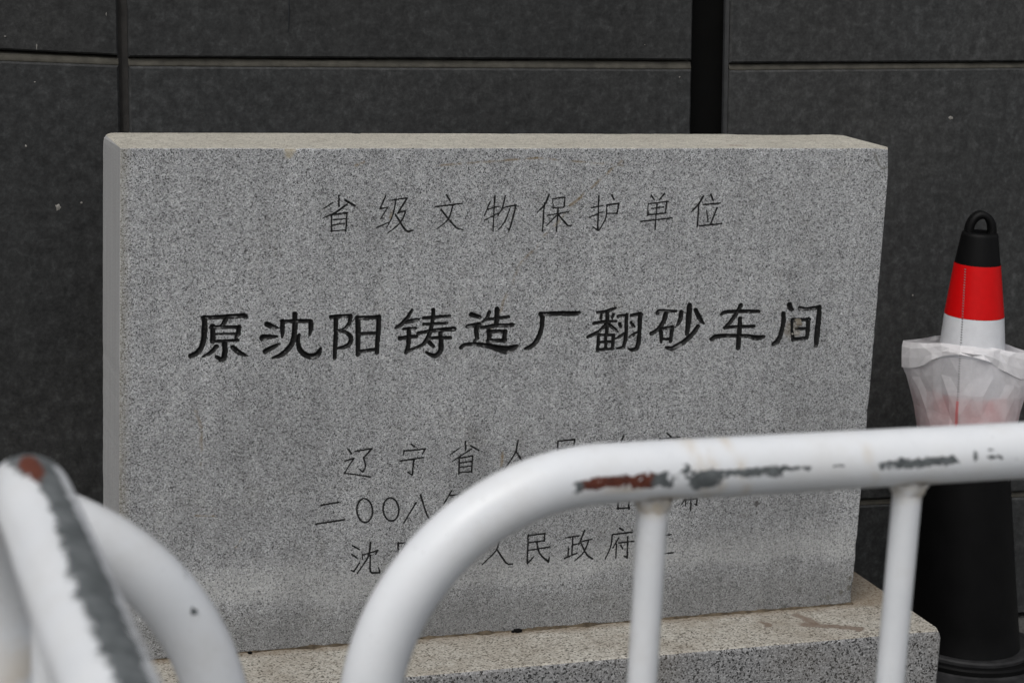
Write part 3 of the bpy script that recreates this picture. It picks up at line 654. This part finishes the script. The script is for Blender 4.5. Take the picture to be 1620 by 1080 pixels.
cx, cz = face_xz(1262, 528); link('mud_patch', lump(cx, cz, .0085, .0055, .0034, 5), simple('pale_dried_mud', (.33, .31, .28), .9, .2, .4, 200), slab)

# plinth
PX0, PX1, PY0, PY1 = -.083, SW + .0827, -.1429, ST + .11
bm = bmesh.new()
def grid_box(x0, x1, y0, y1, z0, z1, o):
    nxs = 200; r = np.random.default_rng(21); bv = .004
    prof = lambda i, e: None
    v, f, mi = [], [], []
    xs = np.linspace(x0, x1, nxs + 1)
    jt = np.abs(np.convolve(r.normal(0, 1, nxs + 9), np.ones(3) / 3, 'same')[4:-4])
    for i, x in enumerate(xs):
        b_ = bv + .0022 * jt[i]; e = min(x - x0, x1 - x); b_ += .008 * math.exp(-(e / .006) ** 2) if x > .6 else 0
        v += [(x, y0, z0), (x, y0, z1 - b_ * 1.2), (x, y0 + b_ * .35, z1 - b_ * .35), (x, y0 + b_ * 1.1, z1), (x, y1 - .005, z1), (x, y1, z1 - .005), (x, y1, z0)]
    for i in range(nxs):
        for k in range(6):
            f.append((7 * i + k, 7 * i + 7 + k, 7 * i + 8 + k, 7 * i + 1 + k)); mi.append(0 if k in (0, 1, 5) else 1)
    # end caps with a small arris
    for end, s in ((0, -1), (nxs, 1)):
        b0 = 7 * end; n0 = len(v)
        for k in range(7):
            p = v[b0 + k]; v.append((p[0] + s * .004, p[1] + (.004 if p[1] < 0 else -.004), p[2] - (.004 if k in (2, 3, 4) else 0)))
        for k in range(6):
            q = (b0 + k, b0 + k + 1, n0 + k + 1, n0 + k); f.append(q if s > 0 else q[::-1]); mi.append(1 if k in (2, 3) else 0)
        f.append(tuple(n0 + k for k in (range(7) if s < 0 else reversed(range(7))))); mi.append(0)
    v = [(p[0] - o[0], p[1] - o[1], p[2] - o[2]) for p in v]
    me = pymesh('plinth', v, f); me.polygons.foreach_set('material_index', mi); return me
bm.free()
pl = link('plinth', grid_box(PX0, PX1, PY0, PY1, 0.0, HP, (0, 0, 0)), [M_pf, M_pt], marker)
pl.location = -mo
# earthy bedding line squeezed out along the slab's foot
v, f = [], []; n = 260; r = np.random.default_rng(31); sm = np.convolve(r.normal(0, 1, n + 12), np.ones(5) / 5, 'same')[6:6 + n]
for i in range(n):
    x = -.001 + 1.202 * i / (n - 1); k = max(.15, 1 + 1.1 * sm[i])
    v += [(x, .001, HP + .0022 * k), (x, -.0012 * k, HP + .0016 * k), (x, -.0045 * k, HP - .0004)]
for i in range(n - 1):
    for k in (0, 1): f.append((3 * i + k, 3 * i + k + 1, 3 * i + k + 4, 3 * i + k + 3))
bed = link('bedding_mortar', pymesh('bedding_mortar', v, f, True), simple('earthy_mortar', (.085, .068, .048), .95, .1, .5, 90), marker); bed.location = -mo
# grit and crumbs on the plinth ledge against the slab's foot
for px, py, rr, lb in ((815, 995, .0045, 'larger dark crumb at the slab foot below the lowest engraved row'), (394, 1030, .003, 'tiny dark crumb alone at the slab foot beside the clean rounded barrier corner'), (808, 996, .003, 'tiny dark crumb touching the larger crumb on the plinth ledge')):
    P = onZ(px, py, HP); r = np.random.default_rng(int(px)); bmg = bmesh.new(); bmesh.ops.create_icosphere(bmg, subdivisions=1, radius=rr)
    for vv in bmg.verts: vv.co = Vector((vv.co.x * 1.5, vv.co.y, vv.co.z * .8)) * r.uniform(.7, 1.2)
    me = bpy.data.meshes.new('crumb'); bmg.to_mesh(me); bmg.free()
    o = link('crumb', me, M_core); o.location = (P[0], min(P[1], -.003) - .004, HP + rr * .6)
    tag(o, lb, 'crumb', 'crumbs on the plinth ledge')

# ------------------------------------------------------------------ white steel barriers
def tube(name, path, rad, seg=32, wear=None, rust=None, stain=None, ref=None):
    P = np.array(path, float); n = len(P)
    T = np.gradient(P, axis=0); T /= np.linalg.norm(T, axis=1)[:, None]
    if ref is None: ref = np.array([0, 1, 0.]) if abs(T[0, 1]) < .5 else np.array([1, 0, 0.])
    ref = np.array(ref, float)
    v, nrm = [], []
    for i in range(n):
        a = ref - T[i] * (ref @ T[i]); a /= np.linalg.norm(a); b_ = np.cross(T[i], a)
        for k in range(seg):
            t = 2 * math.pi * k / seg; d = math.cos(t) * a + math.sin(t) * b_; v.append(P[i] + rad * d); nrm.append(d)
    I = np.arange(n * seg).reshape(n, seg); J = np.roll(I, -1, 1)
    q = np.stack([I[:-1], J[:-1], J[1:], I[1:]], -1).reshape(-1, 4)
    me = npmesh(name, np.array(v), q, True)
    v, nrm = np.array(v), np.array(nrm)
    for nm, fn in (('wear', wear), ('rust', rust), ('stain', stain)):
        if fn is not None:
            at = me.attributes.new(nm, 'FLOAT', 'POINT'); at.data.foreach_set('value', np.clip(fn(v, nrm), 0, 1.2).astype(np.float32))
    return me
def lin(a, b, step=.006):
    a, b = np.array(a, float), np.array(b, float); n = max(2, int(np.linalg.norm(b - a) / step)); return [tuple(a + (b - a) * i / n) for i in range(n + 1)]
def arc(c, r, a0, a1, u, w_, n=40):                   # arc in the plane of unit vectors u, w_
    c, u, w_ = map(lambda t: np.array(t, float), (c, u, w_))
    return [tuple(c + r * (math.cos(a) * u + math.sin(a) * w_)) for a in np.linspace(a0, a1, n + 1)]
def frame_path(p0, ux, length, rad, ztop, flip=1):
    # p0: foot of the first leg on the ground, ux: unit direction along the barrier
    p0, ux = np.array(p0, float), np.array(ux, float); up = np.array([0, 0, 1.])
    c1 = p0 + ux * rad + up * (ztop - rad); c2 = p0 + ux * (length - rad) + up * (ztop - rad)
    return (lin(p0 + up * .0, p0 + up * (ztop - rad))[:-1] + arc(c1, rad, math.pi, math.pi / 2, ux, up)[:-1] +
            lin(c1 + up * rad, c2 + up * rad)[:-1] + arc(c2, rad, math.pi / 2, 0, ux, up)[:-1] + lin(p0 + ux * length + up * (ztop - rad), p0 + ux * length))
def rail_marks(marks, axis_pt, ax, side):
    # marks: (position along rail, elevation deg, half length, half height deg, strength)
    ax = np.array(ax, float); side = np.array(side, float)
    def fn(v, n):
        s = (v - np.array(axis_pt)) @ ax; el = np.degrees(np.arctan2(n[:, 2], n @ side)); out = np.zeros(len(v))
        for (p, e, hl, hh, st) in marks:
            k = np.maximum(np.abs(s - p) / hl, np.abs(el - e) / hh); out = np.maximum(out, st * np.clip(1.35 - .65 * k, 0, 1))
        return out * (v[:, 2] > axis_pt[2] - .12)
    return fn
R_MAIN, R_BAR = .019, .0097
def barrier(p0, ux, nbar, pitch, rad, ztop, label, wear, rust, stain, bar_wear=None, bar_stain=None):
    ux = np.array(ux, float); L = pitch * (nbar + 1)
    e = empty('crowd_barrier', p0); tag(e, label, 'barrier', 'white tubular barriers around the marker')
    o = np.array(p0, float)
    def lk(nm, me): 
        ob = link(nm, me, M_white, e); ob.location = -Vector(o); return ob
    lk('frame_tube', tube('frame_tube', frame_path(p0, ux, L, rad, ztop), R_MAIN, 48, wear, rust, stain, np.cross(ux, (0, 0, 1.))))
    zb = .17
    lk('bottom_rail', tube('bottom_rail', lin(o + ux * .004 + (0, 0, zb), o + ux * (L - .004) + (0, 0, zb), .05), R_BAR * 1.3, 20))
    for k in range(1, nbar + 1):
        q = o + ux * pitch * k
        lk('vertical_bar', tube('vertical_bar', lin(q + (0, 0, zb), q + (0, 0, ztop - .012), .01), R_BAR, 28, bar_wear, None, bar_stain))
        # weld collar where the bar meets the rail
        prof = [(R_BAR + .0002, ztop - R_MAIN - .0065), (R_BAR + .0012, ztop - R_MAIN - .004), (R_BAR + .0020, ztop - R_MAIN - .0015), (R_BAR + .0042, ztop - R_MAIN + .002)]
        vv, ff = [], []; rg = np.random.default_rng(k)
        for a, (rr, z) in enumerate(prof):
            for i in range(24):
                t = 2 * math.pi * i / 24; rk = rr + rg.normal(0, .0006) * (a > 0); vv.append((q[0] + rk * math.cos(t), q[1] + rk * math.sin(t), z + rg.normal(0, .0007)))
        for a in range(3):
            for i in range(24): ff.append((24 * a + i, 24 * a + (i + 1) % 24, 24 * a + 24 + (i + 1) % 24, 24 * a + 24 + i))
        me = pymesh('weld', vv, ff, True); at = me.attributes.new('stain', 'FLOAT', 'POINT'); at.data.foreach_set('value', np.full(len(vv), .5, np.float32))
        lk('weld', me)
    perp = np.cross(ux, (0, 0, 1.))
    for k in (0, 1):
        q = o + ux * L * k
        path = arc(q - perp * .17 + (0, 0, .0), .001, 0, .1, perp, (0, 0, 1), 1)[:1] + lin(q - perp * .20 + (0, 0, .019), q + perp * .20 + (0, 0, .019), .04)
        lk('foot', tube('foot', path[1:], R_MAIN * .95, 20))
    return e
ZT = .7865 + HP; YB = -1.71
pxs = lambda px: .0733 + .000459 * (px - 1030)
# main barrier in front of the slab
marks = [(pxs(924), 0, .008, 9, 1.0), (pxs(966), 1, .015, 9, .95), (pxs(1015), -1, .012, 11, 1.0), (pxs(1060), 4, .011, 4, .75), (pxs(1093), -5, .008, 15, 1.05), (pxs(1085), 3, .011, 7, .85), (pxs(1140), 5, .020, 5, .82), (pxs(1040), 4, .016, 3, .72),
         (pxs(1180), 3, .009, 8, .9), (pxs(1215), 6, .014, 4, .8), (pxs(1240), 7, .006, 3, .75), (pxs(1297), 5, .005, 3, .8), (pxs(1070), 18, .0025, 7, .8), (pxs(1376), 4, .007, 5, .85), (pxs(1410), 4, .010, 8, .92), (pxs(1440), 6, .012, 7, .92),
         (pxs(1466), 6, .007, 5, .85), (pxs(1511), 11, .0025, 10, .9), (pxs(1545), 8, .004, 4, .85), (pxs(1540), 20, .003, 3, .7), (pxs(1619), 8, .004, 9, .9), (pxs(1700), 5, .03, 6, .8), (pxs(868), -8, .0018, 3, .6)]
for k in range(16): marks.append((pxs(random.uniform(890, 1640)), random.gauss(5, 7), random.uniform(.001, .0025), random.uniform(1.5, 4), random.uniform(.6, .85)))
for k in range(14): marks.append((random.uniform(.45, 1.2), random.uniform(-5, 12), random.uniform(.004, .03), random.uniform(3, 8), random.uniform(.7, .95)))
rmarks = [(pxs(964), 1, .018, 16, 1.0)]
bars1 = [-.106 + .1825 * k for k in range(1, 9)]
def stain1(v, n):
    out = np.zeros(len(v))
    for bx in bars1: out = np.maximum(out, .85 * np.exp(-((v[:, 0] - bx) / .015) ** 2) * np.clip((-n[:, 2] - .55) / .4, 0, 1))
    for px, wd in ((1092, .0035), (1115, .002), (1150, .0022), (1350, .002)):
        x = v[:, 0] - pxs(px) - .35 * (1.0355 - v[:, 2]); out = np.maximum(out, .40 * np.exp(-(x / wd) ** 2) * (n[:, 1] < .2))
    out = np.maximum(out, .45 * np.exp(-((v[:, 0] - pxs(980)) / .022) ** 2) * np.exp(-((np.degrees(np.arctan2(n[:, 2], -n[:, 1])) + 17) / 8) ** 2))
    return out
def bstain(v, n): return .5 * np.exp(-((ZT - R_MAIN - v[:, 2]) / .006) ** 2)
ax1 = (0, YB, ZT)
barrier((-.1064, YB, 0), (1, 0, 0), 7, .1825, .1488, ZT, 'white barrier with chipped rusty top rail crossing in front of the engraved granite slab',
        rail_marks(marks, ax1, (1, 0, 0), (0, -1, 0)), rail_marks(rmarks, ax1, (1, 0, 0), (0, -1, 0)), stain1, None, bstain)
# neighbour whose rounded right corner shows left of it
L2 = .1825 * 8
mk2 = [(-.222, 36, .003, 14, .85), (-.2115, 30, .0032, 16, .95), (-.45, 5, .05, 8, .9), (-.6, 8, .03, 6, .9), (-.9, 3, .06, 8, .9)]
def wear2(v, n):
    out = np.zeros(len(v))
    for (px, py, rr, st) in ((296, 908, .0026, .5), (307, 967, .0036, .9)):
        P = onY(px, py, YB - .017); d = np.sqrt(((v - P)[:, [0, 2]] ** 2 @ np.array([2.5, .6]))); out = np.maximum(out, st * np.clip(1.5 - d / rr, 0, 1) * (n[:, 1] < 0))
    return out
barrier((-.1975 - L2, YB, 0), (1, 0, 0), 7, .1825, .162, ZT + .002, 'white barrier with a clean rounded corner tucked behind the badly scraped barrier',
        wear2, None, None)
# scraped barrier running toward the photographer
X3, Y3, Z3T, R3 = -.3275, -1.778, .845 + HP, .115
def wear3(v, n):
    s = Y3 - v[:, 1]
    ang = np.degrees(np.arctan2(n[:, 0], n[:, 2]))           # 0 = straight up, + toward +X
    g_ = np.exp(-((s - .10) / .045) ** 2); c0 = 13 + 4 * np.sin(s * 9) - 16 * g_; hw = 20 + 4 * np.sin(s * 23 + 1) + 9 * g_
    k = np.abs(ang - c0) / hw; out = 1.05 * np.clip(1.55 - .9 * k, 0, 1) * np.clip((s - .010) / .03, 0, 1)
    out = np.maximum(out, .9 * np.clip(1.3 - np.abs(ang + 18) / 16, 0, 1) * np.exp(-((s - .05) / .028) ** 2))
    return out * (n[:, 2] > -.2)
def rust3(v, n):
    s = Y3 - v[:, 1]; ang = np.degrees(np.arctan2(n[:, 0], n[:, 2]))
    return 1.25 * np.exp(-((s - .118) / .030) ** 2 - ((ang + 6) / 17) ** 2)
def stain3(v, n):
    return .75 * np.exp(-((v[:, 2] - (Z3T - .16)) / .05) ** 2) * (v[:, 1] > Y3 - .05) * np.clip(n[:, 0] * .5 - n[:, 1] * .8, 0, 1)
barrier((X3, Y3, 0), (0, -1, 0), 6, .1825, R3, Z3T, 'white barrier with long dark scrape and rust spot along its top tube', wear3, rust3, stain3)

# ------------------------------------------------------------------ traffic cone
PB = onZ(1527, 1049, 0.0); YC = float(PB[1]); DC = depth(PB); S = DC / F
cone = empty('traffic_cone', (float(PB[0]), YC, 0))
tag(cone, 'black rubber traffic cone with red and white bands and torn plastic film', 'traffic cone')
co = np.array([PB[0], YC, 0.0])
VT = np.array([C[0] - PB[0], C[1] - YC]); VT /= np.linalg.norm(VT); VR = np.array([-VT[1], VT[0]])   # toward the open side, and along it
def cen(px, py):
    P = onY(px, py, YC); return np.array([P[0], P[2]])
def lathe(name, prof, seg=64, mat=M_rubber, cap_top=False, extra=0.0):
    v, f = [], []
    for (px, py, r) in prof:
        c = cen(px, py)
        for k in range(seg):
            t = 2 * math.pi * k / seg; v.append((c[0] + (r * S + extra) * math.cos(t) - co[0], (r * S + extra) * math.sin(t), c[1]))
    for a in range(len(prof) - 1):
        for k in range(seg): f.append((a * seg + k, a * seg + (k + 1) % seg, (a + 1) * seg + (k + 1) % seg, (a + 1) * seg + k))
    if cap_top: f.append(tuple((len(prof) - 1) * seg + k for k in range(seg)))
    return link(name, pymesh(name, v, f, True), mat, cone)
key = [(1016, 1527.5, 84.5), (900, 1526.5, 77.5), (765, 1527, 69.5), (690, 1530, 61.5), (618, 1534, 54), (497, 1541.3, 43.7), (415, 1546.5, 33.5), (372, 1550.2, 27.3)]
def at(y):
    for (ya, xa, ra), (yb, xb, rb) in zip(key[:-1], key[1:]):
        if yb <= y <= ya:
            t = (ya - y) / (ya - yb); return (xa + (xb - xa) * t, y, ra + (rb - ra) * t)
    return (key[0][1], y, key[0][2]) if y > key[0][0] else (key[-1][1], y, key[-1][2])
def seg_prof(y0, y1, n=8): return [at(y) for y in np.linspace(y0, y1, n)]
lathe('body', [(1527.5, 1021, 90), (1527.5, 1018, 86)] + seg_prof(1015, 420, 16), cap_top=True)
# collar / cap at the tip with a lip
lathe('tip_cap', [at(418)[:2] + (at(418)[2] + .2,), (1546.7, 413, 33.6), (1550.0, 373, 27.6), (1550.4, 369, 27.0), (1550.6, 367, 25), (1550.7, 367, 16), (1550.7, 372, 14), (1550.7, 372, .5)], cap_top=False)
lathe('red_band', seg_prof(497, 416, 10), mat=M_red, extra=.0012)
lathe('white_band', seg_prof(618, 497.4, 10), mat=M_wht, extra=.0012)
lathe('red_band', seg_prof(690, 618.4, 8), mat=M_red, extra=.0012)
lathe('white_band', seg_prof(722, 690.4, 8), mat=M_wht, extra=.0012)
# round stepped base
def base_ring(name, prof, mat):
    v, f = [], []; seg = 80
    for (r, z) in prof:
        for k in range(seg):
            t = 2 * math.pi * k / seg; v.append((r * math.cos(t), r * math.sin(t), z))
    for a in range(len(prof) - 1):
        for k in range(seg): f.append((a * seg + k, a * seg + (k + 1) % seg, (a + 1) * seg + (k + 1) % seg, (a + 1) * seg + k))
    f.append(tuple(range(seg))[::-1]); f.append(tuple((len(prof) - 1) * seg + k for k in range(seg)))
    return link(name, pymesh(name, v, f, False), mat, cone)
base_ring('base', [(.186, 0), (.188, .006), (.185, .017), (.180, .021), (.140, .024), (.136, .026)], M_ring)
base_ring('base_step', [(.134, .0245), (.134, .034), (.130, .037), (.122, .038), (.118, .036)], M_rubber)
base_ring('base_rim', [(.117, .037), (.117, .0425), (.114, .0455), (.106, .046), (.100, .045)], M_ring)
# strap handle: a bent flat band
c = cen(1550.7, 367)
v, f = [], []; n = 28; hw, th = .0105, .0060; ang = math.atan2(VR[1], VR[0]) + math.radians(16)
for i in range(n + 1):
    t = math.pi * (-.06 + 1.12 * i / n); rx, rz = .0205, .0300
    for dr in (-th, th):
        for s_ in (-hw, hw):
            u = (rx + dr) * math.cos(t); z = (rz + dr) * math.sin(t) + .001
            v.append((c[0] - co[0] + u * math.cos(ang) - s_ * math.sin(ang), u * math.sin(ang) + s_ * math.cos(ang), c[1] + z))
for i in range(n):
    a, b_ = 4 * i, 4 * i + 4
    f += [(a, a + 1, b_ + 1, b_), (a + 2, b_ + 2, b_ + 3, a + 3), (a, b_, b_ + 2, a + 2), (a + 1, a + 3, b_ + 3, b_ + 1)]
link('strap_handle', pymesh('strap_handle', v, f, True), M_rubber, cone)
# stitched seam: a row of short dashes up the sleeve
v, f = [], []
def on_cone(px, py, lift):
    cx_, _, r = at(py); cc = cen(cx_, py); rr = r * S + lift
    dx = (px - cx_) * S; dx = max(-rr * .98, min(rr * .98, dx)); yy = -math.sqrt(rr * rr - dx * dx)
    if py > 537: yy = -S * (50 + 19 * min(1.0, (py - 537) / 14)) if py < 556 else -S * 66   # rides on the film there
    return (cc[0] - co[0] + VR[0] * dx - VT[0] * yy, VR[1] * dx - VT[1] * yy, cc[1])
y = 421.0; mi_ = []
while y < 690:
    t = (y - 421) / (672 - 421); px = 1529.5 - 14.5 * t
    b0 = len(v); hw_ = 1.3 if y < 618 else 1.9
    v += [on_cone(px - hw_, y, .0022), on_cone(px + hw_, y + .4, .0022), on_cone(px + hw_, y + 1.7, .0022), on_cone(px - hw_, y + 1.3, .0022)]
    f.append((b0, b0 + 3, b0 + 2, b0 + 1)); mi_.append(0 if y < 618 else 1); y += 4.0 if y < 618 else 3.2
stm = link('stitched_seam', pymesh('stitched_seam', v, f), [M_stitch, M_red], cone); stm.data.polygons.foreach_set('material_index', mi_); stm['kind'] = 'stuff'
# torn plastic film: hangs from a flared rim, its top folded in as an opaque collar
def film_ring(cxp, yp, hwp, hdp, sq, zw, n=30):
    out = []; cc = cen(cxp, yp)
    rj = np.random.default_rng(int(yp * 3 + hwp))
    for k in range(n):
        t = 2 * math.pi * k / n; ct, st_ = math.cos(t), math.sin(t)
        r = (1 + .028 * rj.normal() * abs(st_)) * (abs(ct) ** sq + abs(st_) ** sq) ** (-1 / sq)
        wv = zw(t)
        a_, b_ = hwp * S * r * ct, -hdp * S * r * st_
        out.append((cc[0] - co[0] + VR[0] * a_ + VT[0] * b_, VR[1] * a_ + VT[1] * b_, cc[1] + wv))
    return out
def rings_mesh(name, rs, mat):
    n = len(rs[0]); v = [p for r in rs for p in r]; f = []
    for a in range(len(rs) - 1):
        for k in range(n):
            A, B, Cq, D = a * n + k, a * n + (k + 1) % n, (a + 1) * n + (k + 1) % n, (a + 1) * n + k
            f += [(A, B, Cq), (A, Cq, D)] if rng.random() < .5 else [(A, B, D), (B, Cq, D)]   # creases run both ways
    return link(name, pymesh(name, v, f, False), mat, cone)
crk = lambda amp, m_, ph: (lambda t: amp * math.sin(m_ * t + ph) + .4 * amp * math.sin(2.3 * m_ * t + 1.7 * ph))
# t = 0 right tip, pi left tip, 3pi/2 front; heights below the ring's own level in photo pixels
def dip(px, pw, amp=.002, m_=5, ph=0.0): return lambda t: -px * S * abs(math.cos(t)) ** pw + amp * math.sin(m_ * t + ph) * abs(math.sin(t)) + .5 * amp * math.sin(11 * t + ph)
E_ = 1.12                                             # below 2: a flattened bag with two pointed edges
rs = [film_ring(1527, 722, 71, 70, 2, lambda t: 0), film_ring(1527.5, 705, 72, 68, 1.9, dip(0, 1, .001)), film_ring(1528, 680, 74.5, 66, 1.75, dip(0, 1, .0015, 4, 1)),
      film_ring(1529, 645, 80, 64, 1.55, dip(0, 1, .002, 5, 2)), film_ring(1530, 612, 87, 62, 1.38, dip(6, 2, .002, 4, 1)), film_ring(1531, 584, 91, 61, 1.22, dip(18, 2.5, .002, 5, .4)), film_ring(1531, 556, 94.5, 60, E_, dip(34, 2.5, .0015, 3, .8))]
rings_mesh('plastic_film', rs, M_film)
rs = [film_ring(1531, 551, 96, 65, E_, dip(38, 2.2, .0025, 3, .9)), film_ring(1531, 546, 97, 61, 1.12, dip(27, 2.2, .001, 3, .9)), film_ring(1531, 541, 97.5, 55, 1.12, dip(16, 2.1)), film_ring(1532, 537, 97, 48, 1.12, dip(11, 2.0, .0006))]
rings_mesh('folded_collar', rs, M_collar)
